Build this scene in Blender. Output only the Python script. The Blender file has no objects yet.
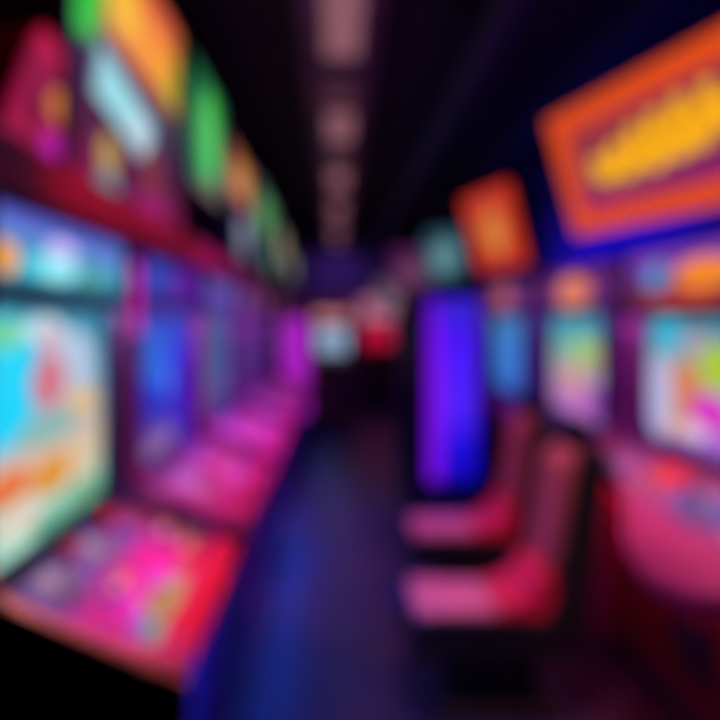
import bpy, bmesh, math, random
from mathutils import Vector, Matrix
random.seed(7)
C = bpy.context.scene.collection
F, CX, CY, H = 600.0, 335.0, 320.0, 1.6       # focal length in pixels, vanishing point of the aisle, eye height
XL, XR = -0.75, 1.5                            # planes of the screens of the left and right row
PI = math.pi

# ------------------------------------------------------------------ materials
def lin(h):
    h = h.lstrip('#')
    v = [int(h[i:i+2], 16)/255 for i in (0, 2, 4)]
    return tuple((c/12.92 if c <= .04045 else ((c+.055)/1.055)**2.4) for c in v) + (1,)

_m = {}
def mat(name, col, rough=.5, metal=0, noise=0, scale=30, bump=0, emit=0, ecol=None, coat=0):
    if name in _m: return _m[name]
    m = bpy.data.materials.new(name); m.use_nodes = True
    nt = m.node_tree; b = nt.nodes['Principled BSDF']
    c = lin(col)
    b.inputs['Roughness'].default_value = rough; b.inputs['Metallic'].default_value = metal
    b.inputs['Coat Weight'].default_value = coat
    tc = nt.nodes.new('ShaderNodeTexCoord'); n = nt.nodes.new('ShaderNodeTexNoise')
    n.inputs['Scale'].default_value = scale; nt.links.new(tc.outputs['Object'], n.inputs['Vector'])
    r = nt.nodes.new('ShaderNodeMixRGB'); r.blend_type = 'MIX'
    k = 1-(noise or .12)
    r.inputs[1].default_value = (c[0]*k, c[1]*k, c[2]*k, 1); r.inputs[2].default_value = c
    nt.links.new(n.outputs['Fac'], r.inputs[0]); nt.links.new(r.outputs[0], b.inputs['Base Color'])
    if bump:
        bp = nt.nodes.new('ShaderNodeBump'); bp.inputs['Strength'].default_value = bump
        nt.links.new(n.outputs['Fac'], bp.inputs['Height']); nt.links.new(bp.outputs[0], b.inputs['Normal'])
    if emit:
        b.inputs['Emission Color'].default_value = lin(ecol or col); b.inputs['Emission Strength'].default_value = emit
    _m[name] = m
    return m

def art(name, base, blobs, emit=1.0, rough=.5, printed=False):
    """picture in UV space: base = colour or list of (v, colour); blobs = (u, v, ru, rv, colour, softness, angle, shape)"""
    if name in _m: return _m[name]
    m = bpy.data.materials.new(name); m.use_nodes = True
    nt = m.node_tree; N = nt.nodes; L = nt.links; b = N['Principled BSDF']
    uv = N.new('ShaderNodeUVMap'); uv.uv_map = 'UVMap'
    if isinstance(base, str):
        rgb = N.new('ShaderNodeRGB'); rgb.outputs[0].default_value = lin(base); cur = rgb.outputs[0]
    else:
        sp = N.new('ShaderNodeSeparateXYZ'); L.new(uv.outputs[0], sp.inputs[0])
        rp = N.new('ShaderNodeValToRGB'); L.new(sp.outputs[1], rp.inputs[0])
        el = rp.color_ramp.elements
        while len(el) < len(base): el.new(.5)
        for e, (p, c) in zip(el, base): e.position = p; e.color = lin(c)
        cur = rp.outputs[0]
    for bl in blobs:
        u, v, ru, rv, c = bl[:5]
        soft = bl[5] if len(bl) > 5 else .15
        ang = bl[6] if len(bl) > 6 else 0
        box = len(bl) > 7 and bl[7] == 'box'
        mp = N.new('ShaderNodeMapping'); mp.vector_type = 'TEXTURE'; L.new(uv.outputs[0], mp.inputs[0])
        mp.inputs[1].default_value = (u, v, 0); mp.inputs[2].default_value = (0, 0, ang); mp.inputs[3].default_value = (ru, rv, 1)
        if box:
            ab = N.new('ShaderNodeVectorMath'); ab.operation = 'ABSOLUTE'; L.new(mp.outputs[0], ab.inputs[0])
            s = N.new('ShaderNodeSeparateXYZ'); L.new(ab.outputs[0], s.inputs[0])
            ln = N.new('ShaderNodeMath'); ln.operation = 'MAXIMUM'; L.new(s.outputs[0], ln.inputs[0]); L.new(s.outputs[1], ln.inputs[1])
            d = ln.outputs[0]
        else:
            ln = N.new('ShaderNodeVectorMath'); ln.operation = 'LENGTH'; L.new(mp.outputs[0], ln.inputs[0]); d = ln.outputs['Value']
        mr = N.new('ShaderNodeMapRange'); mr.interpolation_type = 'SMOOTHSTEP'; L.new(d, mr.inputs['Value'])
        soft *= .6; mr.inputs['From Min'].default_value = 1-soft; mr.inputs['From Max'].default_value = 1+soft
        mr.inputs['To Min'].default_value = 1; mr.inputs['To Max'].default_value = 0
        mx = N.new('ShaderNodeMixRGB'); L.new(mr.outputs[0], mx.inputs[0]); L.new(cur, mx.inputs[1]); mx.inputs[2].default_value = lin(c)
        cur = mx.outputs[0]
    b.inputs['Roughness'].default_value = rough
    if printed:
        L.new(cur, b.inputs['Base Color']); b.inputs['Specular IOR Level'].default_value = .25
    else:
        b.inputs['Base Color'].default_value = (.01, .01, .012, 1)
        L.new(cur, b.inputs['Emission Color']); b.inputs['Emission Strength'].default_value = emit
    _m[name] = m
    return m

# ------------------------------------------------------------------ mesh helpers
class MB:
    def __init__(s): s.bm = bmesh.new(); s.uv = s.bm.loops.layers.uv.new('UVMap')
    def box(s, x0, x1, y0, y1, z0, z1, bev=0, mtx=None):
        t = bmesh.new(); bmesh.ops.create_cube(t, size=1)
        bmesh.ops.scale(t, vec=(x1-x0, y1-y0, z1-z0), verts=t.verts)
        bmesh.ops.translate(t, vec=((x0+x1)/2, (y0+y1)/2, (z0+z1)/2), verts=t.verts)
        if bev: bmesh.ops.bevel(t, geom=t.edges[:], offset=bev, segments=3, affect='EDGES', profile=.5)
        return s._in(t, mtx)
    def prism(s, pts, y0, y1, bev=0, mtx=None, axis='y'):
        """outline in (x, z) extruded along y (or (x, y) along z)"""
        t = bmesh.new()
        f = (lambda a, b, c: (a, c, b)) if axis == 'y' else ((lambda a, b, c: (a, b, c)) if axis == 'z' else (lambda a, b, c: (c, a, b)))
        A = [t.verts.new(f(a, b, y0)) for a, b in pts]; B = [t.verts.new(f(a, b, y1)) for a, b in pts]
        t.faces.new(A); t.faces.new(B[::-1]); n = len(pts)
        for i in range(n): t.faces.new((A[i], B[i], B[(i+1) % n], A[(i+1) % n]))
        bmesh.ops.recalc_face_normals(t, faces=t.faces)
        if bev: bmesh.ops.bevel(t, geom=t.edges[:], offset=bev, segments=2, affect='EDGES', profile=.5)
        return s._in(t, mtx)
    def lathe(s, prof, c=(0, 0, 0), seg=20, mtx=None):
        t = bmesh.new(); rings = []
        for r, z in prof:
            rings.append([t.verts.new((c[0]+max(r, 1e-4)*math.cos(2*PI*i/seg), c[1]+max(r, 1e-4)*math.sin(2*PI*i/seg), c[2]+z)) for i in range(seg)])
        for a, b in zip(rings, rings[1:]):
            for i in range(seg): t.faces.new((a[i], a[(i+1) % seg], b[(i+1) % seg], b[i]))
        t.faces.new(rings[0][::-1]); t.faces.new(rings[-1])
        bmesh.ops.recalc_face_normals(t, faces=t.faces)
        return s._in(t, mtx)
    def tube(s, pts, r, seg=10, flat=1.0):
        t = bmesh.new(); rings = []; pts = [Vector(p) for p in pts]
        for i, p in enumerate(pts):
            d = (pts[min(i+1, len(pts)-1)]-pts[max(i-1, 0)]).normalized()
            up = Vector((1, 0, 0)) if abs(d.x) < .9 else Vector((0, 1, 0))
            a = d.cross(up).normalized(); b = a.cross(d).normalized()
            rings.append([t.verts.new(p+a*r*math.cos(2*PI*k/seg)+b*r*flat*math.sin(2*PI*k/seg)) for k in range(seg)])
        for A, B in zip(rings, rings[1:]):
            for k in range(seg): t.faces.new((A[k], A[(k+1) % seg], B[(k+1) % seg], B[k]))
        t.faces.new(rings[0][::-1]); t.faces.new(rings[-1])
        bmesh.ops.recalc_face_normals(t, faces=t.faces)
        return s._in(t, None)
    def _in(s, t, mtx):
        if mtx is not None: bmesh.ops.transform(t, matrix=mtx, verts=t.verts)
        me = bpy.data.meshes.new('tmp'); t.to_mesh(me); t.free(); s.bm.from_mesh(me); bpy.data.meshes.remove(me)
        return s
    def uvbox(s, y0, y1, z0, z1, ax=(1, 2)):
        s.uv = s.bm.loops.layers.uv.verify()
        for f in s.bm.faces:
            for l in f.loops:
                l[s.uv].uv = ((l.vert.co[ax[0]]-y0)/(y1-y0), (l.vert.co[ax[1]]-z0)/(z1-z0))
        return s
    def build(s, name, m, parent=None, smooth=False):
        me = bpy.data.meshes.new(name); s.bm.to_mesh(me); s.bm.free(); me.materials.append(m)
        if smooth:
            for p in me.polygons: p.use_smooth = True
        o = bpy.data.objects.new(name, me); C.objects.link(o)
        if parent: o.parent = parent
        return o

def thing(name, label, cat, loc=(0, 0, 0), rz=0, group=None, ry=0):
    o = bpy.data.objects.new(name, None); C.objects.link(o); o.empty_display_size = .1
    o.location = loc; o.rotation_euler = (0, ry, rz); o['label'] = label; o['category'] = cat
    if group: o['group'] = group
    return o
def tag(o, label, cat, group=None):
    o['label'] = label; o['category'] = cat
    if group: o['group'] = group
    return o
def struct(name, mb, m):
    o = mb.build(name, m); o['kind'] = 'structure'; return o
def lamp(kind, name, loc, energy, col, size=.1, size_y=None, aim=(0, 0, -1), parent=None, angle=60, blend=.6):
    l = bpy.data.lights.new(name, kind); l.energy = energy; l.color = lin(col)[:3]
    if kind == 'AREA':
        l.shape = 'RECTANGLE'; l.size = size; l.size_y = size_y or size
    elif kind == 'SPOT':
        l.spot_size = math.radians(angle); l.spot_blend = blend; l.shadow_soft_size = size
    else: l.shadow_soft_size = size
    o = bpy.data.objects.new(name, l); C.objects.link(o); o.location = loc
    o.rotation_euler = Vector(aim).to_track_quat('-Z', 'Y').to_euler()
    if parent: o.parent = parent
    return o

# plane lookup: where a picture point falls on the screens' plane x = X, as (u, v) of a rectangle Y0..Y1, Z0..Z1
def onplane(X, px, py):
    Y = X*F/(px-CX); return Y, H-(py-CY)*Y/F
class Rect:
    def __init__(s, X, Y0, Y1, Z0, Z1): s.X, s.Y0, s.Y1, s.Z0, s.Z1 = X, Y0, Y1, Z0, Z1
    def uv(s, px, py):
        Y, z = onplane(s.X, px, py)
        u = (Y-s.Y0)/(s.Y1-s.Y0) if s.X < 0 else (s.Y1-Y)/(s.Y1-s.Y0)
        return u, (z-s.Z0)/(s.Z1-s.Z0)
    def b(s, px, py, rx, ry, col, soft=.25, ang=0, shape='ell'):
        u, v = s.uv(px, py); u1, _ = s.uv(px+rx/2, py); u0, _ = s.uv(px-rx/2, py); _, v1 = s.uv(px, py+ry)
        return (u, v, abs(u1-u0), abs(v1-v), col, soft, ang, shape)

BLACK = mat('black_laminate', '#0d0c12', .45); DARKP = mat('dark_violet_laminate', '#2a1c4a', .4)
NAVY = mat('navy_laminate', '#12184a', .4); CHROME = mat('chrome', '#b0b0b8', .2, 1)
RUBBER = mat('black_rubber', '#08080a', .9); STEEL = mat('brushed_steel', '#666670', .35, .9)
REDLAM = mat('dark_red_laminate', '#8c0c18', .4)

# ------------------------------------------------------------------ the arcade cabinet (front faces local +x, screen plane x = 0)
def cabinet(label, X, Y0, Y1, side, screen_art, marquee_art, deck_art, body_m=DARKP, side_m=BLACK, edge_m=None,
            front_m=NAVY, sz=(1.02, 1.64), sy=(.09, .07), round_deck=False, mz=(1.68, 1.85), light=None, sticks=1,
            group=None, deck_front=.44, ztop=1.88, arch=False, bezel_m=None, detail=True, mp=.04, stick_uv=None, edge_far=None, lip_m=None, under=None):
    w = Y1-Y0; hw = w/2
    rz = 0 if side < 0 else PI
    t = thing('arcade_cabinet', label, 'arcade machine', (X, (Y0+Y1)/2, 0), rz, group)
    edge_m = edge_m or mat('magenta_edging', '#c01880', .35)
    df = deck_front; th = .028; sd = df-.20 if round_deck else df; bf = df-.22 if round_deck else df-.16
    # carcass between the side panels
    b = MB()
    b.prism([(-.55, .04), (bf, .04), (bf, .76), (bf+.04, .80 if not round_deck else .86), (.0, .97), (-.03, .99), (-.03, ztop-.02), (-.55, ztop-.02)], -hw+th, hw-th)
    b.build('body', body_m, t)
    MB().box(-.5, df-.20, -hw+.05, hw-.05, 0, .04).build('plinth', RUBBER, t)
    MB().box(bf, bf+.015, -hw+th+.01, hw-th-.01, .06, .70, .004).build('front_panel', front_m, t)
    # side panels
    prof = [(-.57, .03), (df-.12, .03), (bf+.04, .70), (sd+.01, .79), (sd+.01, .865+(df-sd)*.35), (.06, 1.035), (.035, 1.12), (.035, 1.60),
            (mp+.015, 1.64), (mp+.015, ztop), (-.57, ztop)]
    for s in (-1, 1):
        y0, y1 = (hw-th, hw) if s > 0 else (-hw, -hw+th)
        sp = MB().prism(prof, y0, y1).build('side_panel', side_m, t)
        e = MB(); pp = prof[1:9]
        for (ax, az), (bx_, bz) in zip(pp, pp[1:]):
            d = Vector((bx_-ax, 0, bz-az)); L = d.length; a = math.atan2(d.z, d.x)
            e.box(-.003, L+.003, -.006, .006, -.006, .006, .002, Matrix.Translation((ax, (y0+y1)/2, az)) @ Matrix.Rotation(-a, 4, 'Y') @ Matrix.Scale(2.3, 4, (0, 1, 0)))
        e.build('edge_trim', edge_far if (edge_far and s > 0) else edge_m, sp)
    # monitor
    z0, z1 = sz; a0, a1 = -hw+sy[0], hw-sy[1]
    if side > 0: a0, a1 = -hw+sy[1], hw-sy[0]
    bz = MB(); q = .035; bm_ = bezel_m or BLACK
    for (p0, p1, r0, r1) in ((-hw+th, hw-th, z0-q+.005, z0), (-hw+th, hw-th, z1, z1+.03), (-hw+th, a0, z0, z1), (a1, hw-th, z0, z1)):
        bz.box(-.03, .012, p0, p1, r0, r1)
    bz.build('monitor_bezel', bm_, t)
    sc = MB().box(-.028, 0, a0, a1, z0, z1, .006).uvbox(a0, a1, z0, z1).build('screen', screen_art, t)
    # marquee
    m0, m1 = -hw+th+.01, hw-th-.01
    if arch:
        pts = [(m0, mz[0]), (m1, mz[0]), (m1, mz[1]-.07)] + [(0+(m1)*math.cos(k*PI/10), mz[1]-.07+.13*math.sin(k*PI/10)) for k in range(1, 10)] + [(m0, mz[1]-.07)]
        mb = MB().prism(pts, .0, mp, .004, axis='x')
    else: mb = MB().box(.0, mp, m0, m1, mz[0], mz[1], .006)
    mb.uvbox(m0, m1, mz[0], mz[1]).build('marquee', marquee_art, t)
    MB().box(mp-.012, mp+.008, -hw+th, hw-th, mz[0]-.045, mz[0]-.002).build('lamp_cover_lip', lip_m or BLACK, t)  # lower lip shaped to keep the added strip lamp out of view
    MB().box(-.03, mp+.01, -hw+th, hw-th, ztop-.025, ztop).build('top_cap', body_m, t)
    # control panel
    ang = math.atan2(.15, df-.03); L = math.hypot(df-.03, .15)
    M = Matrix.Translation((df, 0, .85)) @ Matrix.Rotation(ang, 4, 'Y')          # local -x goes back and up
    wd = hw-th-.004
    if round_deck:
        kn = [(0, -.21), (.2, -.12), (.37, -.02), (.55, .12), (.68, .18), (.80, .19), (.92, .13), (1, -.02)]
        def edge(q):
            for (a_, va), (b_, vb) in zip(kn, kn[1:]):
                if q <= b_: return va+(vb-va)*(q-a_)/(b_-a_)
        pts = [(-L, -wd), (-L, wd)] + [(edge(1-k/24), wd-2*wd*k/24) for k in range(25)]
        dk = MB().prism(pts, -.05, 0, .006, axis='z')
    else: dk = MB().box(-L, 0, -wd, wd, -.035, 0, .008)
    # uv: u across, v from the front edge to the back
    dk.uv = dk.bm.loops.layers.uv.verify()
    for f in dk.bm.faces:
        for l in f.loops: l[dk.uv].uv = ((l.vert.co.y+wd)/(2*wd), -l.vert.co.x/L)
    bmesh.ops.transform(dk.bm, matrix=M, verts=dk.bm.verts)
    dko = dk.build('control_panel', deck_art, t)
    def P(u, v, h=0): return M @ Vector((-v*L, (u-.5)*2*wd, h))
    if detail:
        cols = [mat('button_white', '#e8e8f0', .3), mat('button_yellow', '#f0c020', .3), mat('button_green', '#30c050', .3), mat('button_blue', '#3060e0', .3)]
        for g in range(sticks):
            cu = (g+.5)/sticks; s = 1/sticks
            ju, jv = stick_uv[g] if stick_uv else (cu-.28*s, .5)
            j = MB().lathe([(.05, 0), (.05, .006), (.012, .014), (.008, .03), (.008, .075)], mtx=Matrix.Translation(P(ju, jv)) @ Matrix.Rotation(ang, 4, 'Y')).build('joystick', mat('grey_joystick', '#9890a8', .4), t)
            c = P(ju, jv, .085)
            bb = MB().lathe([(.022*math.sin(k*PI/10), -.022*math.cos(k*PI/10)) for k in range(11)], c=tuple(c)).build('ball_top', mat('joystick_ball', '#e02030', .2), j, True)
            for k in range(6):
                u = cu+(.02+.13*(k % 3))*s; v = .36+.2*(k//3)
                MB().lathe([(.017, 0), (.017, .006), (.013, .007), (.013, .012), (.010, .014)], seg=14, mtx=Matrix.Translation(P(u, v)) @ Matrix.Rotation(ang, 4, 'Y')).build('button', cols[k % 4], t)
        xf = bf+.015
        cd = MB().box(xf, xf+.012, -.13, .13, .28, .58, .004).build('coin_door', STEEL, t)
        for s in (-1, 1): MB().box(xf+.012, xf+.02, s*.06-.022, s*.06+.022, .44, .52, .002).build('coin_slot', mat('coin_slot_red', '#c01010', .3), cd)
        MB().lathe([(.012, 0), (.012, .01), (.006, .012)], seg=12, mtx=Matrix.Translation((xf+.012, 0, .35)) @ Matrix.Rotation(PI/2, 4, 'Y')).build('lock', CHROME, cd)
        ux = bf+.09 if round_deck else df-.06
        if under:                                              # strip lamp added under the control panel to colour base and floor
            MB().box(ux-.01, ux+.01, -hw+.06, hw-.06, .775, .79, .003).build('added_under_lamp', mat('added_strip_lamp_'+under[0][1:], under[0], .3, emit=.8), t)
            lamp('AREA', 'added_under_light', (ux, 0, .772), under[1], under[0], w-.15, .02, (.15, 0, -1), t)
        for s in (-1, 1):
            MB().lathe([(.03, 0), (.03, .004), (.0, .006)], seg=16, mtx=Matrix.Translation((.012, s*hw*.5, z1+.016)) @ Matrix.Rotation(PI/2, 4, 'Y') @ Matrix.Scale(.4, 4, (1, 0, 0))).build('speaker_grille', RUBBER, t)
    if light:                                                   # strip lamp added under the marquee to light the control panel
        col, en = light
        MB().box(-.01, mp-.014, -hw+.06, hw-.06, mz[0]-.018, mz[0]-.004, .003).build('added_strip_lamp', mat('added_strip_lamp_'+col[1:], col, .3, emit=1.2), t)
        lamp('AREA', 'added_strip_light', (mp/2-.012, 0, mz[0]-.022), en, col, w-.15, .02, (.45, 0, -1), t)
    return t

# ================================================================== LEFT ROW
R1 = Rect(XL, 1.28, 1.93, 1.045, 1.64)
scr1 = art('game_screen_cyan', [(0, '#209070'), (.12, '#a0dcc4'), (.35, '#dcc0a8'), (.6, '#90b4cc'), (.9, '#3098b8'), (1, '#145c78')], [
    R1.b(4, 385, 38, 70, '#00d8ff', .4), R1.b(6, 335, 18, 16, '#70d8a0', .4), R1.b(45, 330, 22, 14, '#c0e8f0', .4),
    R1.b(72, 365, 22, 36, '#b4cce4', .3), R1.b(50, 350, 9, 30, '#d8a8b8', .3), R1.b(50, 382, 18, 26, '#d87888', .3),
    R1.b(82, 400, 14, 14, '#e8c078', .3), R1.b(50, 428, 30, 14, '#88bcb4', .6), R1.b(10, 488, 24, 18, '#f07838', .4),
    R1.b(55, 472, 22, 19, '#e89828', .3), R1.b(82, 460, 14, 18, '#e0c8a0', .3), R1.b(20, 520, 26, 14, '#e8d8c8', .4),
    R1.b(12, 556, 26, 16, '#b8f0d8', .4), R1.b(55, 532, 20, 12, '#48b888', .4), R1.b(84, 500, 16, 22, '#70b088', .5)], .95)
RM1 = Rect(XL+.04, 1.2, 2.05, 1.68, 1.85)
mq1 = art('marquee_cyan', [(0, '#1c6c88'), (.25, '#3aa0b8'), (.75, '#5878c8'), (1, '#5048c0')], [
    RM1.b(-2, 255, 14, 18, '#f0a040', .4), RM1.b(55, 268, 26, 14, '#90e8f0', .4), RM1.b(62, 250, 16, 10, '#c8b8f0', .4),
    RM1.b(30, 265, 12, 12, '#40c8d8', .4), RM1.b(92, 278, 12, 8, '#50a088', .4)], 1.1)
dk1 = art('control_overlay_pink', [(0, '#f01838'), (.16, '#f0183c'), (.24, '#d810a0'), (.6, '#c80890'), (.72, '#6a4498'), (1, '#44387c')], [
    (.24, .86, .07, .09, '#b8b0c8', .3), (.5, .84, .08, .09, '#8c84b4', .3), (.10, .1, .12, .3, '#f03c78', .5),
    (.27, .38, .10, .12, '#e030e0', .3), (.42, .38, .18, .09, '#e048d8', .3), (.2, .31, .10, .07, '#a078f0', .3), (.38, .27, .22, .06, '#b0c060', .4), (.17, .25, .06, .05, '#70d8b0', .3),
    (.75, .3, .16, .10, '#d01840', .4), (.9, .6, .12, .4, '#702048', .5)], printed=True, rough=.5)
cabinet('arcade machine at the left frame edge with a big bright cyan and peach game screen', XL, 1.2, 2.05, -1, scr1, mq1, dk1,
        edge_m=mat('orange_edging', '#e07030', .4), sz=(1.045, 1.64), sy=(.08, .12), under=('#1860ff', 9), light=('#ffd0e0', 34), sticks=2, stick_uv=[(.24, .84), (.52, .82)], edge_far=mat('plum_edging', '#601050', .4), side_m=mat('violet_side', '#2c2060', .4), lip_m=mat('teal_bezel', '#104858', .35), front_m=mat('blue_front', '#2860d0', .4),
        bezel_m=mat('teal_bezel', '#104858', .35), group='left row of arcade machines')
deckp = lambda nm, a, b_, c: art(nm, [(0, '#d81850'), (.15, '#c01470'), (.5, a), (.8, b_), (1, '#40306c')],
        [(.3, .7, .12, .14, c, .3), (.6, .35, .2, .12, '#c858c0', .3), (.85, .5, .1, .4, '#702050', .5)], printed=True, rough=.5)
specs = [
 (2.10, 3.15, 'second arcade machine of the left row with a deep blue screen between violet frames', (.20, .05),
  art('game_screen_blue', [(0, '#604080'), (.12, '#705098'), (.3, '#1c30b0'), (.6, '#2038e8'), (1, '#1048a8')], [(.25, .68, .22, .2, '#1868d8', .4), (.8, .3, .2, .4, '#3018c0', .4), (.35, .08, .3, .07, '#8868a0', .4), (.5, .5, .08, .12, '#4878f0', .2)], 1.0),
  art('marquee_violet', '#38209c', [(.3, .5, .2, .4, '#2c50c8', .4), (.7, .5, .2, .3, '#7818a8', .4)], .8), deckp('control_overlay_magenta', '#c02888', '#8858a0', '#9c8cc0')),
 (3.20, 4.30, 'third arcade machine of the left row with a dim steel blue screen', (.12, .08),
  art('game_screen_steel', [(0, '#584888'), (.5, '#3c5894'), (1, '#3c6490')], [(.4, .5, .2, .25, '#38689c', .4), (.7, .3, .15, .15, '#6860a8', .3)], .8),
  art('marquee_lilac', '#5848a0', [(.5, .5, .3, .3, '#6c60b8', .4)], .8), deckp('control_overlay_rose', '#b82c80', '#7c3c80', '#a870b0')),
 (4.35, 5.45, 'fourth arcade machine of the left row with a purple indigo screen', (.10, .08),
  art('game_screen_indigo', [(0, '#503080'), (1, '#503070')], [(.5, .5, .25, .25, '#38387c', .4)], .8),
  art('marquee_plum', '#703c80', [(.5, .5, .3, .3, '#904c8c', .4)], .8), deckp('control_overlay_plum', '#a82c80', '#702c70', '#9060a0')),
 (5.50, 6.60, 'fifth machine of the left row with a dark navy screen, just before the magenta column', (.10, .08),
  art('game_screen_navy', [(0, '#482c74'), (1, '#30306c')], [(.5, .5, .25, .2, '#2c3474', .4)], .8),
  art('marquee_wine', '#6c2c60', [(.5, .5, .3, .3, '#88406c', .4)], .8), deckp('control_overlay_wine', '#a03080', '#682c6c', '#8860a0')),
 (7.60, 8.70, 'sixth arcade machine of the left row standing behind the magenta column', (.10, .08),
  art('game_screen_mauve', '#803c98', [(.5, .5, .2, .2, '#a060b0', .3)], .8),
  art('marquee_mauve', '#804070', [(.5, .5, .3, .3, '#a06080', .4)], .8), deckp('control_overlay_mauve', '#a03080', '#682c6c', '#8860a0')),
]
for Y0, Y1, lab, sy, s_, m_, d_ in specs:
    cabinet(lab, XL, Y0, Y1, -1, s_, m_, d_, sy=sy, under=('#1858ff', 2.5), light=('#ff80d8', 22), side_m=mat('violet_side', '#2c2060', .4), bezel_m=mat('violet_bezel', '#5a3498', .4), lip_m=mat('violet_bezel', '#5a3498', .4),
            edge_m=mat('magenta_edging', '#c01880', .35), group='left row of arcade machines', front_m=mat('blue_front_dim', '#2450b0', .4))

t = thing('added_glow_tube', 'short upright magenta glow tube added between the first two left machines', 'neon tube', (-.69, 2.075, 1.53))  # added glowing tube, stands for the magenta light on the divider
MB().lathe([(.010, .01), (.016, .02), (.016, .27), (.010, .28)], seg=14).build('tube', art('magenta_tube_glow', '#c02098', [], 1.1), t)
for z in (0, .27): MB().lathe([(.020, z), (.020, z+.02)], seg=14).build('end_cap', BLACK, t)
MB().box(-.045, -.018, -.012, .012, .05, .24).build('mount', BLACK, t)

# pink-lit cabinet side, its light put in as a glowing column
t = thing('lit_side_column', 'glowing magenta column standing for a pink-lit cabinet side at the far end of the left row', 'light column', (-.45, 7.05, 0))
MB().box(-.16, .16, -.2, .2, 0, .50, .01).build('base', NAVY, t)
MB().box(-.145, .145, -.18, .18, .50, 1.62, .03).build('diffuser', art('magenta_glow', '#b020c8', [], .95), t)
MB().box(-.16, .16, -.2, .2, 1.62, 1.70, .01).build('cap', DARKP, t)
for s in (-1, 1): MB().box(s*.15-.008, s*.15+.008, -.195, -.179, .50, 1.62).build('corner_strip', DARKP, t)

# red shelf board on top of the cabinets
o = MB().box(-1.35, -.685, 1.0, 11.5, 1.88, 2.0, .006).build('sign_shelf', mat('crimson_paint', '#b80838', .5, noise=.15))
tag(o, 'long crimson shelf board on top of the left row carrying the lit signs', 'shelf')

# ---- lit signs on the shelf
def sign(label, X, Y0, Y1, Z0, Z1, m, frame_m, side=-1, depth=.16, posts=False, group=None, base=2.0):
    w = Y1-Y0; t = thing('lit_sign', label, 'sign', (X, (Y0+Y1)/2, base), 0 if side < 0 else PI, group)
    z0, z1 = Z0-base, Z1-base; hw = w/2
    MB().box(-depth, -.012, -hw, hw, z0, z1, .01).build('sign_box', frame_m, t)
    MB().box(-.012, .004, -hw+.025, hw-.025, z0+.025, z1-.025, .002).uvbox(-hw, hw, z0, z1).build('sign_face', m, t)
    f = MB()
    for (a, b_, c, d) in ((-hw, hw, z0, z0+.025), (-hw, hw, z1-.025, z1), (-hw, -hw+.025, z0, z1), (hw-.025, hw, z0, z1)): f.box(-.012, .012, a, b_, c, d)
    f.build('sign_frame', frame_m, t)
    if posts or z0 > .03:
        for s in (-1, 1):
            MB().box(-depth/2-.02, -depth/2+.02, s*hw*.7-.02, s*hw*.7+.02, 0, z0).build('post', BLACK, t)
            MB().box(-depth/2-.05, -depth/2+.05, s*hw*.7-.05, s*hw*.7+.05, 0, .012).build('foot', BLACK, t)
    return t
ra = Rect(XL, 1.34, 1.66, 2.0, 2.42)
sa = art('sign_art_red', [(0, '#a81840'), (.3, '#a01040'), (1, '#700818')], [
    ra.b(48, 48, 13, 18, '#c00c38', .3), ra.b(60, 110, 12, 17, '#e88c30', .3), ra.b(53, 155, 12, 20, '#d020c0', .3), ra.b(64, 170, 8, 12, '#6808a0', .3),
    ra.b(22, 175, 12, 12, '#c82858', .3), ra.b(35, 105, 6, 22, '#600420', .3)], .9)
t = thing('lit_sign', 'small slanted crimson lit sign with a yellow and magenta motif, above the cyan screen machine', 'sign', (XL, 1.5, 2.0))
pl = [(-.17, 0), (.13, 0), (.155, .34), (.05, .36), (-.01, .29)]
fm = MB().prism(pl, -.14, -.012, .006, axis='x').build('sign_box', mat('red_frame', '#500818', .4), t)
MB().prism([(x*.93, .01+y*.96) for x, y in pl], -.012, .004, 0, axis='x').uvbox(-.16, .16, 0, .42).build('sign_face', sa, t)
rb = Rect(XL, 1.62, 2.92, 2.0, 2.98)
sb = art('sign_art_orange', [(0, '#8c1048'), (.2, '#481430'), (.45, '#281834'), (1, '#c83820')], [
    (.04, .60, .17, .15, '#08c810', .3),
    (.60, .71, .36, .14, '#f89810', .25, -.03, 'box'), (.72, .93, .3, .10, '#e06030', .5), (.34, .76, .12, .14, '#f8c010', .5), (.84, .66, .07, .1, '#c0b010', .4), (.95, .68, .04, .3, '#387018', .4),
    (.385, .36, .225, .095, '#98dce4', .25, -.21, 'box'), (.50, .315, .10, .085, '#c0dce4', .3),
    (.40, .53, .26, .03, '#803048', .4, -.10),
    (.24, .14, .06, .08, '#c0a050', .3), (.24, .04, .08, .05, '#408898', .3), (.62, .20, .1, .1, '#803028', .4), (.62, .05, .14, .06, '#a01870', .4), (.42, .1, .04, .1, '#301040', .4)], 1.0)
sign('large orange and green lit sign with a pale cyan slanted banner on the shelf', XL, 1.68, 2.92, 2.0, 2.98, sb, mat('green_frame', '#103818', .4))
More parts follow.
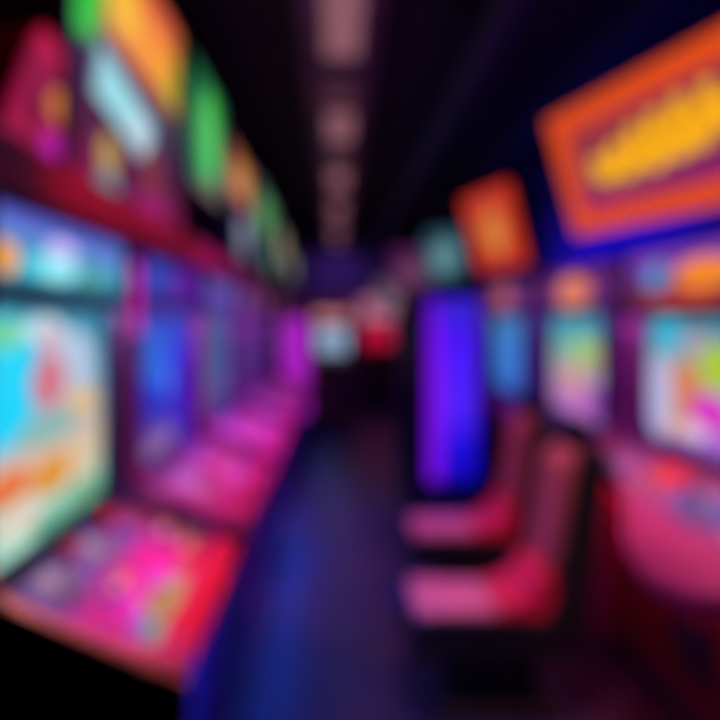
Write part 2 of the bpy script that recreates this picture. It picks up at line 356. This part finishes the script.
for Y0, Y1, Z0, Z1, nm, cols, lab in [
 (3.05, 3.98, 2.30, 3.02, 'green', ('#186838', [(.35, .5, .1, .5, '#108858', .4), (.55, .5, .26, .40, '#50d840', .35), (.6, .08, .3, .1, '#807030', .4)]), 'tall bright green lit sign on posts beside the orange one'),
 (4.15, 5.35, 2.48, 2.92, 'amber', ('#a05818', [(.5, .45, .3, .35, '#e09818', .3), (.5, .15, .3, .1, '#c05030', .3)]), 'amber lit sign on posts beyond the green sign'),
 (5.55, 7.45, 2.42, 3.0, 'leaf_green', ('#305830', [(.45, .5, .3, .35, '#50a040', .3)]), 'mid green lit sign on posts beyond the amber sign'),
 (7.7, 9.2, 2.35, 2.9, 'olive', ('#686038', [(.5, .5, .3, .3, '#a09050', .3)]), 'olive tan lit sign far down the left shelf'),
 (9.4, 11.2, 2.25, 2.75, 'grey', ('#606058', [(.5, .5, .3, .3, '#908878', .3)]), 'dull grey lit sign farthest along the left shelf')]:
    sign(lab, XL, Y0, Y1, Z0, Z1, art('sign_art_'+nm, cols[0], cols[1], .95), mat('sign_frame_dark', '#181420', .4), group='lit signs on the left shelf')
for Y0, Y1, nm, col, c2, lab in [(4.05, 4.75, 'pale', '#586070', '#98a0b0', 'small pale grey lit sign sitting low beneath the amber sign'),
                            (5.75, 6.6, 'teal', '#386060', '#588880', 'small dull teal lit sign sitting low beneath the mid green sign')]:
    sign(lab, XL+.08, Y0, Y1, 2.0, 2.38, art('sign_art_'+nm, col, [(.5, .6, .3, .3, c2, .3)], .9), mat('sign_frame_dark', '#181420', .4), depth=.1)

# ================================================================== RIGHT ROW
RA = Rect(XR, 1.67, 2.92, 1.05, 1.62)
sA = art('game_screen_multi', [(0, '#8850b8'), (.3, '#c0a0d8'), (.7, '#8cb0b0'), (1, '#207898')], [
    RA.b(662, 335, 16, 18, '#30b8d8', .4), RA.b(690, 345, 16, 14, '#a8a0b0', .4), RA.b(715, 368, 24, 24, '#b0d030', .35),
    RA.b(680, 390, 18, 30, '#e08850', .35), RA.b(655, 395, 12, 40, '#c0c0e8', .35), RA.b(705, 412, 22, 18, '#e038c8', .35),
    RA.b(672, 425, 12, 10, '#e0b090', .4), RA.b(715, 440, 20, 8, '#b868e0', .4), RA.b(690, 430, 12, 10, '#e8c8e8', .3)], .92)
MA = Rect(XR, 1.60, 3.02, 1.66, 1.92)
mA = art('marquee_orange_blue', [(0, '#602040'), (.3, '#803038'), (.6, '#5838a0'), (1, '#9040b8')], [
    MA.b(712, 270, 34, 18, '#f88820', .35), MA.b(662, 275, 12, 16, '#5088c0', .4), MA.b(690, 300, 40, 8, '#c03828', .4)], 1.0)
dA = art('control_overlay_mauve_red', [(0, '#f04080'), (.12, '#e04888'), (.5, '#c060a0'), (1, '#8c3060')], [
    (.36, .68, .10, .22, '#f83020', .3), (.62, .5, .14, .25, '#6870b8', .4), (.12, .35, .1, .3, '#e060a8', .4), (.85, .6, .1, .15, '#f05858', .3)], printed=True, rough=.5)
PURP = mat('purple_laminate', '#7c3498', .4)
cabinet('arcade machine at the right frame edge with rounded pink control deck and dark red base', XR, 1.60, 3.02, 1, sA, mA, dA, body_m=PURP,
        side_m=PURP, front_m=REDLAM, round_deck=True, sz=(1.05, 1.62), sy=(.07, .15), mz=(1.66, 1.9), ztop=1.93, light=('#ffb8d8', 32), under=('#ff1018', 2.6), sticks=2,
        edge_m=mat('pink_edging', '#d03080', .35), group='right row of arcade machines', deck_front=.32, bezel_m=PURP)
RB = Rect(XR, 3.32, 4.20, 1.0, 1.64)
sB = art('game_screen_rainbow', [(0, '#a060b0'), (.3, '#b890b8'), (.6, '#90b098'), (.85, '#489ca8'), (1, '#3c88a0')], [
    RB.b(570, 335, 18, 14, '#50a8b0', .4), RB.b(585, 352, 16, 14, '#a0d070', .35), RB.b(600, 360, 8, 10, '#c09850', .4),
    RB.b(572, 380, 12, 16, '#d89888', .35), RB.b(575, 402, 14, 12, '#c878c8', .35), RB.b(598, 402, 10, 14, '#9040a8', .4)], .95)
mB = art('marquee_peach', '#60246c', [(.5, .45, .22, .52, '#e07858', .3), (.5, .5, .14, .3, '#f08c68', .4)], .95)
dB = deckp('control_overlay_dark_pink', '#903060', '#602858', '#804880')
cabinet('middle right arcade machine with peach arched marquee and rainbow coloured screen', XR, 3.06, 4.32, 1, sB, mB, dB, bezel_m=PURP, body_m=PURP,
        side_m=mat('deep_purple_side', '#48206c', .4), front_m=BLACK, arch=True, mz=(1.68, 1.88), ztop=1.93, sz=(1.0, 1.64), sy=(.29, .16), light=('#b090ff', 14),
        group='right row of arcade machines', deck_front=.30)
sC = art('game_screen_azure', [(0, '#3050b0'), (1, '#3c88b0')], [(.5, .5, .3, .4, '#3c80d8', .4)], .95)
mC = art('marquee_coral', '#602868', [(.45, .5, .18, .45, '#c06068', .4)], .9)
cabinet('slim right arcade machine with an azure screen behind the seats', XR, 4.36, 5.90, 1, sC, mC, deckp('control_overlay_violet', '#602870', '#402060', '#604880'),
        body_m=PURP, side_m=mat('deep_purple_side', '#48206c', .4), front_m=BLACK, ztop=1.93, mz=(1.68, 1.92), sz=(.95, 1.62), sy=(.40, .2), light=('#b090ff', 14), bezel_m=PURP,
        group='right row of arcade machines', deck_front=.12, detail=False)
for i, (Y0, Y1, lab) in enumerate([(6.1, 7.2, 'right arcade machine with rose screen directly behind the violet kiosk'), (7.4, 8.5, 'right arcade machine with rose screen second beyond the violet kiosk')]):
    cabinet(lab, XR, Y0, Y1, 1, art('game_screen_rose', '#702878', [(.5, .5, .3, .3, '#9048a0', .4)], .8),
        art('marquee_rose', '#803058', [(.5, .5, .3, .3, '#a84870', .4)], .8), deckp('control_overlay_violet', '#602870', '#402060', '#604880'),
        body_m=PURP, side_m=BLACK, front_m=BLACK, ztop=1.93, group='right row of arcade machines', deck_front=.12, detail=False)

# ---- big orange lightbox signs that lean over the aisle
def leaning_sign(label, c, w, h, ang, lean, face, border_col, script=True, bw=.11, legz=0):
    t = thing('orange_lightbox_sign', label, 'sign', c, PI+ang, 'orange lightbox signs', ry=lean)
    hw = w/2
    MB().box(-.14, -.01, -hw, hw, 0, h, .012).build('sign_box', mat('sign_box_dark', '#200814', .4), t)
    MB().box(-.01, .006, -hw+.04, hw-.04, .04, h-.04).uvbox(-hw, hw, 0, h).build('sign_face', face, t)
    f = MB(); g = .0
    for (a, b_, c_, d) in ((-hw, hw, 0, bw), (-hw, hw, h-bw, h), (-hw, -hw+bw, bw, h-bw), (hw-bw, hw, bw, h-bw)): f.box(-.008, .03, a, b_, c_, d, .008)
    f.build('border', art('border_glow'+border_col[1:], border_col, [], 1.0), t)
    if script:                      # unreadable looping script in thick yellow strokes
        pts = []
        n = 120
        for k in range(n+1):
            q = k/n; amp = .035+.065*min(1, q*2.2)*(1 if q < .85 else (1-q)*6.6)
            y = -hw+.26+q*(w-.46)+.035*math.cos(q*2*PI*6); z = h*.46+.09*q+amp*math.sin(q*2*PI*6+.4*math.sin(q*9))
            pts.append((.03, y, z))
        MB().tube(pts, .025, 8, .6).build('script_lettering', art('yellow_glow', '#ffb410', [], 1.0), t, True)
        MB().tube([(.016, -hw+.26, h*.46), (.016, -hw+.42, h*.49), (.016, 0, h*.52), (.016, hw-.2, h*.58)], .045, 12, .12).build('lettering_backing', art('amber_glow', '#f0a010', [], .9), t)
    return t
f1 = art('face_crimson_purple', [(0, '#981468'), (.35, '#802060'), (.65, '#983840'), (1, '#980c40')], [
    (.2, .22, .15, .08, '#981468', .4), (.34, .42, .2, .12, '#a86030', .5), (.6, .52, .22, .16, '#c07818', .5), (.6, .8, .2, .06, '#982048', .4)], .95)
s1 = leaning_sign('huge orange bordered sign with yellow script lettering, upper right above the machines', (1.46, 2.595, 2.05), 1.25, .63, math.atan(.253), math.radians(17), f1, '#de4a08')
f2 = art('face_orange', [(0, '#b82c20'), (.5, '#cc4c28'), (1, '#c84430')], [(.5, .45, .22, .26, '#e08838', .7)], .9)
s2 = leaning_sign('smaller orange red glowing sign without lettering, hung beyond the huge one', (1.29, 4.60, 2.0), .68, .60, math.atan(.253), math.radians(15), f2, '#cc3018', False, .07)
# wall brackets of the two signs
for s_, w_ in ((s1, 1.25), (s2, .68)):
    for s in (-1, 1):
        MB().tube([(-.14, s*w_*.3, .35), (-.5, s*w_*.3, .42), (-.62, s*w_*.3, .5)], .018).build('bracket', BLACK, s_)
# smaller hanging signs further on
def hang_sign(label, c, w, h, m, ang, top, fr):
    t = thing('hanging_sign', label, 'sign', c, PI+ang)
    MB().box(-.05, .0, -w/2, w/2, 0, h, .01).build('sign_box', fr, t)
    MB().box(.0, .008, -w/2+.02, w/2-.02, .02, h-.02).uvbox(-w/2, w/2, 0, h).build('sign_face', m, t)
    for s in (-1, 1): MB().tube([(-.025, s*w*.35, h), (-.025, s*w*.35, top-c[2])], .006).build('hanger', STEEL, t)
CEIL = 3.5
frd = mat('sign_frame_dark', '#181420', .4)
hang_sign('small teal hanging sign above the violet kiosk', (1.28, 7.0, 2.05), .55, .62, art('face_teal', '#285060', [(.5, .45, .3, .3, '#6898a0', .5)], .85), .9, CEIL, frd)
hang_sign('small plum hanging sign beyond the teal one', (1.15, 9.0, 2.0), .7, .7, art('face_plum', '#50184c', [(.5, .4, .3, .3, '#703c60', .5)], .9), 1.1, CEIL, frd)
hang_sign('farthest grey mauve hanging sign near the back wall', (1.1, 11.0, 1.75), .8, .6, art('face_greymauve', '#604858', [(.5, .45, .3, .3, '#887080', .5)], .9), 1.1, CEIL, frd)

# ---- violet kiosk
t = thing('glowing_kiosk', 'tall kiosk with a glowing blue violet panel behind the seats', 'kiosk', (1.06, 5.5, 0), -PI/2)
# local +x faces the camera (world -Y); local y = world +X
MB().box(-.52, .0, -.42, .28, .06, 1.88, .015).build('body', mat('kiosk_body', '#14103c', .4), t)
MB().box(-.5, -.03, -.38, .26, 0, .06).build('plinth', RUBBER, t)
MB().box(.0, .02, -.215, .25, .12, 1.80, .006).uvbox(-.215, .25, .12, 1.80).build('glow_panel', art('violet_blue_glow', [(0, '#1008b8'), (.18, '#1808d8'), (.4, '#4c20f8'), (.75, '#4810f8'), (1, '#3018c8')],
    [(.02, .4, .3, .6, '#8010f0', .6), (.75, .95, .3, .12, '#3820d8', .5)], 1.0), t)
fr = MB()
for (a, b_, c_, d) in ((-.27, .28, .08, .12), (-.27, .28, 1.80, 1.84), (-.27, -.215, .12, 1.80), (.25, .28, .12, 1.80)): fr.box(.0, .03, a, b_, c_, d)
fr.build('panel_frame', mat('kiosk_frame', '#201060', .35), t)
MB().box(-.005, .012, -.40, -.29, .5, 1.5, .004).build('dark_door', BLACK, t)
MB().tube([(.03, -.31, .95), (.045, -.31, 1.0), (.045, -.31, 1.15), (.03, -.31, 1.2)], .008).build('handle', CHROME, t)

# ---- seats
def seat(label, Y, X=.32):
    t = thing('racing_seat', label, 'seat', (X, Y, 0), 0, 'red racing seats by the aisle')
    # local x 0 = front of cushion, backrest at x ~ .55
    MB().box(.10, .62, -.16, .16, 0, .05, .015).build('base_plate', BLACK, t)
    MB().prism([(.18, .05), (.55, .05), (.50, .26), (.14, .26)], -.10, .10, .015).build('pedestal', BLACK, t)
    sh = [(.0, .25), (.60, .25), (.70, .36), (.79, 1.00), (.76, 1.10), (.71, 1.10), (.68, 1.04), (.57, .44), (.5, .385), (.0, .385)]
    MB().prism(sh, -.18, .18, .02).build('seat_shell', RUBBER, t)
    RED = mat('red_pink_vinyl', '#f02850', .35, noise=.1, coat=.2); PINK = mat('pink_vinyl', '#e47cac', .4, noise=.1)
    MB().box(.02, .36, -.155, .155, .39, .445, .022).build('seat_cushion', PINK, t, True)
    MB().prism([(.365, .387), (.55, .387), (.60, .5), (.57, .60), (.52, .56), (.46, .475), (.365, .445)], -.155, .155, .012).build('rear_cushion', RED, t)
    MB().prism([(.602, .60), (.672, 1.0), (.70, 1.06), (.66, 1.06), (.62, 1.0), (.555, .62), (.56, .61)], -.135, .135, .008).build('backrest', mat('rose_vinyl', '#c86470', .45, noise=.1), t)
    for s in (-1, 1): MB().box(.06, .50, s*.172-.014, s*.172+.014, .36, .42, .012).build('side_bolster', RUBBER, t)
    MB().box(.68, .76, -.10, .10, 1.08, 1.18, .025).build('headrest', RUBBER, t)
    return t
seat('pink and red cushioned racing seat nearest the camera beside the aisle', 2.55, .30)
seat('red cushioned racing seat second from the camera, directly before the violet kiosk', 3.42, .41)

# ================================================================== FAR END
def end_machine(label, X, Y, w, scol, bcol, mcol, h=1.75):
    t = thing('video_game_machine', label, 'arcade machine', (X, Y, 0), -PI/2)
    bm_ = mat('end_body'+bcol[1:], bcol, .4)
    MB().prism([(-.5, .04), (.25, .04), (.25, .85), (.35, .92), (.33, .98), (.0, 1.05), (-.06, 1.5), (.05, 1.55), (.05, h), (-.5, h)], -w/2, w/2, .006).build('body', bm_, t)
    MB().box(-.45, .2, -w/2+.03, w/2-.03, 0, .04).build('plinth', RUBBER, t)
    MB().prism([(.003, 1.08), (-.05, 1.47), (-.04, 1.48), (.013, 1.09)], -w/2+.06, w/2-.06).build('screen', art('end_screen'+scol[1:], scol, [], 1.0), t)
    MB().box(.05, .06, -w/2+.02, w/2-.02, 1.57, h-.02).build('marquee', art('end_marquee'+mcol[1:], mcol, [], .95), t)
    for k in range(4): MB().lathe([(.016, 0), (.014, .015)], c=(.2, (k-1.5)*.09, 1.0), seg=10).build('button', mat('button_white', '#e8e8f0', .3), t)
    MB().box(.25, .258, -.1, .1, .3, .6, .002).build('coin_door', STEEL, t)
end_machine('far machine with pale blue screen and dark red base closing the aisle', -.05, 9.6, .62, '#90a8c8', '#6c0820', '#d08080')
end_machine('far crimson machine under a pink marquee, right of the pale blue one', .85, 12.0, .7, '#c01038', '#600418', '#c07090', 2.05)
end_machine('far dark machine with a lilac screen against the back wall', 1.75, 12.6, .75, '#484070', '#181030', '#705080', 1.9)

# ================================================================== ROOM
def floor_mat():
    m = bpy.data.materials.new('dark_gloss_floor'); m.use_nodes = True; nt = m.node_tree; N = nt.nodes; L = nt.links; b = N['Principled BSDF']
    tc = N.new('ShaderNodeTexCoord'); v = N.new('ShaderNodeTexVoronoi'); v.inputs['Scale'].default_value = 3.2; L.new(tc.outputs['Object'], v.inputs['Vector'])
    n = N.new('ShaderNodeTexNoise'); n.inputs['Scale'].default_value = 2.0; L.new(tc.outputs['Object'], n.inputs['Vector'])
    r = N.new('ShaderNodeValToRGB'); el = r.color_ramp.elements
    el[0].position = .42; el[0].color = lin('#191a3c'); el[1].position = .62; el[1].color = lin('#382438'); L.new(n.outputs['Fac'], r.inputs[0])
    mr = N.new('ShaderNodeMapRange'); mr.inputs['From Min'].default_value = .10; mr.inputs['From Max'].default_value = .16; mr.inputs['To Min'].default_value = .8; mr.inputs['To Max'].default_value = 0
    L.new(v.outputs['Distance'], mr.inputs['Value'])
    mx = N.new('ShaderNodeMixRGB'); L.new(mr.outputs[0], mx.inputs[0]); L.new(r.outputs[0], mx.inputs[1]); mx.inputs[2].default_value = lin('#2840a0')
    L.new(mx.outputs[0], b.inputs['Base Color']); b.inputs['Roughness'].default_value = .36
    return m
struct('floor', MB().box(-1.9, 2.6, -1.5, 14.0, -.1, 0), floor_mat())
struct('ceiling', MB().box(-1.9, 2.6, -1.5, 14.0, CEIL, CEIL+.1), mat('black_ceiling', '#20142c', .8))
struct('wall_left', MB().box(-2.0, -1.9, -1.5, 14.0, 0, CEIL), mat('dark_plum_wall', '#241030', .7))
struct('wall_right', MB().box(2.6, 2.7, -1.5, 14.0, 0, CEIL), mat('dark_indigo_wall', '#4434a0', .7))
struct('wall_back', MB().box(-1.9, 2.6, 14.0, 14.1, 0, CEIL), mat('mauve_wall', '#6c4078', .7))
struct('wall_front', MB().box(-1.9, 2.6, -1.6, -1.5, 0, CEIL), mat('dark_plum_wall', '#241030', .7))
struct('wall_cover_board', MB().box(-1.9, 2.6, 13.12, 13.22, 2.12, CEIL), mat('plum_board', '#9060b0', .7))  # added board, covers the upper back wall to keep it dark
o = MB().box(-.22, .28, 1.0, 13.1, 3.38, CEIL, .01).build('ceiling_duct', mat('mauve_brown_duct', '#744c74', .5)); tag(o, 'mauve brown duct running down the middle of the dark ceiling', 'duct')
o = MB().tube([(.88, y, 3.2) for y in (0, 3, 6, 9, 12, 13.1)], .09, 16).build('ceiling_pipe', mat('navy_pipe', '#1a1c50', .5), None, True); tag(o, 'dark navy round pipe under the ceiling on the right', 'pipe')
o = MB().tube([(1.7, y, 3.3) for y in (0, 3, 6, 9, 12, 13.1)], .06, 16).build('ceiling_pipe', mat('navy_pipe', '#1a1c50', .5), None, True); tag(o, 'thin navy pipe above the huge orange sign', 'pipe')
LP = [(3.3, 'first'), (5.05, 'second'), (6.9, 'third'), (8.8, 'fourth'), (10.7, 'fifth'), (12.3, 'added sixth')]  # last light is added to brighten the board before the back wall
for k, (y, nm) in enumerate(LP):
    t = thing('ceiling_light', 'dim pinkish ceiling light under the mauve duct, %s along the aisle' % nm, 'ceiling light', (.04, y, 3.38), 0, 'ceiling lights above the aisle')
    MB().box(-.13, .13, -.42, .42, -.16, -.11, .006).build('housing', STEEL, t)
    MB().box(-.105, .105, -.38, .38, -.172, -.16, .003).build('diffuser', art('ceiling_diffuser', '#a86c78', [], .65), t)
    for q in (-1, 1): MB().lathe([(.008, -.11), (.008, 0)], c=(0, q*.3, 0), seg=10).build('rod', STEEL, t)
    lamp('AREA', 'ceiling_glow', (0, 0, -.18), 4, '#a088ff', .2, .7, (0, 0, -1), t)
    lamp('AREA', 'added_up_glow', (0, 0, -.10), .28, '#ffb0b8', .2, .7, (0, 0, 1), t)  # upward lamp added to brighten the duct
# added spotlights, made up to light seats, machines, shelf and far end
def spot(label, loc, aim, en, col, ang):
    t = thing('added_spotlight', label, 'spotlight', loc)
    MB().lathe([(.03, 0), (.03, -.04), (.008, -.045), (.008, -.10)], c=(0, 0, CEIL-loc[2]), seg=14).build('ceiling_mount', BLACK, t)
    d = (Vector(aim)-Vector(loc)).normalized(); q = Vector((0, 0, 1)).rotation_difference(d).to_matrix().to_4x4()
    MB().lathe([(.035, -.14), (.05, -.12), (.055, .0), (.06, .03), (.052, .03), (.045, 0)], seg=18, mtx=q).build('lamp_can', BLACK, t)
    lamp('SPOT', 'spot_beam', tuple(d*.02), en, col, .02, aim=d, parent=t, angle=ang)
spot('added black ceiling spotlight aimed at the nearest seat', (.6, 1.7, 3.39), (.62, 2.55, .5), 250, '#ffb0c0', 24)
spot('added black ceiling spotlight aimed at the seat before the kiosk', (.6, 2.75, 3.39), (.72, 3.42, .5), 170, '#ff98b0', 24)
spot('added black ceiling spotlight grazing the back wall behind the added board', (.5, 13.35, 3.39), (.3, 14.0, 1.7), 60, '#f090d8', 120)
t = thing('added_wall_washer', 'added blue strip lamp lying on top of the right machines and shining on the wall', 'strip lamp', (2.0, 5.6, 1.93))  # made-up lamp, added for the blue glow on the wall
MB().box(-.04, .02, -1.4, 1.4, 0, .03, .004).build('housing', BLACK, t)
MB().box(-.01, .035, -1.38, 1.38, .03, .045, .003).build('tube', mat('blue_tube', '#2810e0', .3, emit=.6), t)
lamp('AREA', 'wash_light', (.03, 0, .06), 18, '#2c10ff', 2.7, .03, (1, 0, .45), t)
spot('added black ceiling spotlight aimed crimson at the shelf of the left row', (.6, 1.3, 3.39), (-.7, 2.2, 1.95), 120, '#ff3070', 50)
spot('added black ceiling spotlight aimed violet along the left screens', (.7, 3.4, 3.39), (-.75, 4.2, 1.2), 300, '#9060ff', 70)
spot('added black ceiling spotlight aimed violet at the right machine fronts', (-.1, 3.1, 3.39), (1.5, 3.5, 1.2), 360, '#9050ff', 54)

spot('added black ceiling spotlight aimed red at the control panel of the cyan screen machine', (.3, 1.15, 3.39), (-.36, 1.62, .85), 90, '#ff5068', 14)
spot('added black ceiling spotlight aimed pink at the control panels further down', (.3, 2.4, 3.39), (-.45, 3.6, .85), 115, '#ff60d0', 40)
w = bpy.data.worlds.new('world'); bpy.context.scene.world = w; w.use_nodes = True
w.node_tree.nodes['Background'].inputs[0].default_value = lin('#402060'); w.node_tree.nodes['Background'].inputs[1].default_value = .08

# ------------------------------------------------------------------ camera: out of focus, its focus set very close
cam = bpy.data.cameras.new('camera'); co = bpy.data.objects.new('camera', cam); C.objects.link(co)
co.location = (0, 0, H); co.rotation_euler = (PI/2, 0, 0)
cam.sensor_width = 36; cam.lens = F*36/720
cam.shift_x = (360-CX)/720; cam.shift_y = -(360-CY)/720
cam.clip_start = .02
cam.dof.use_dof = True; cam.dof.focus_distance = .10; cam.dof.aperture_fstop = 5.4
S = bpy.context.scene; S.camera = co
S.view_settings.view_transform = 'Standard'; S.view_settings.look = 'None'; S.view_settings.gamma = 1; S.view_settings.exposure = 0
S.cycles.use_denoising = True
S.cycles.sample_clamp_indirect = 4
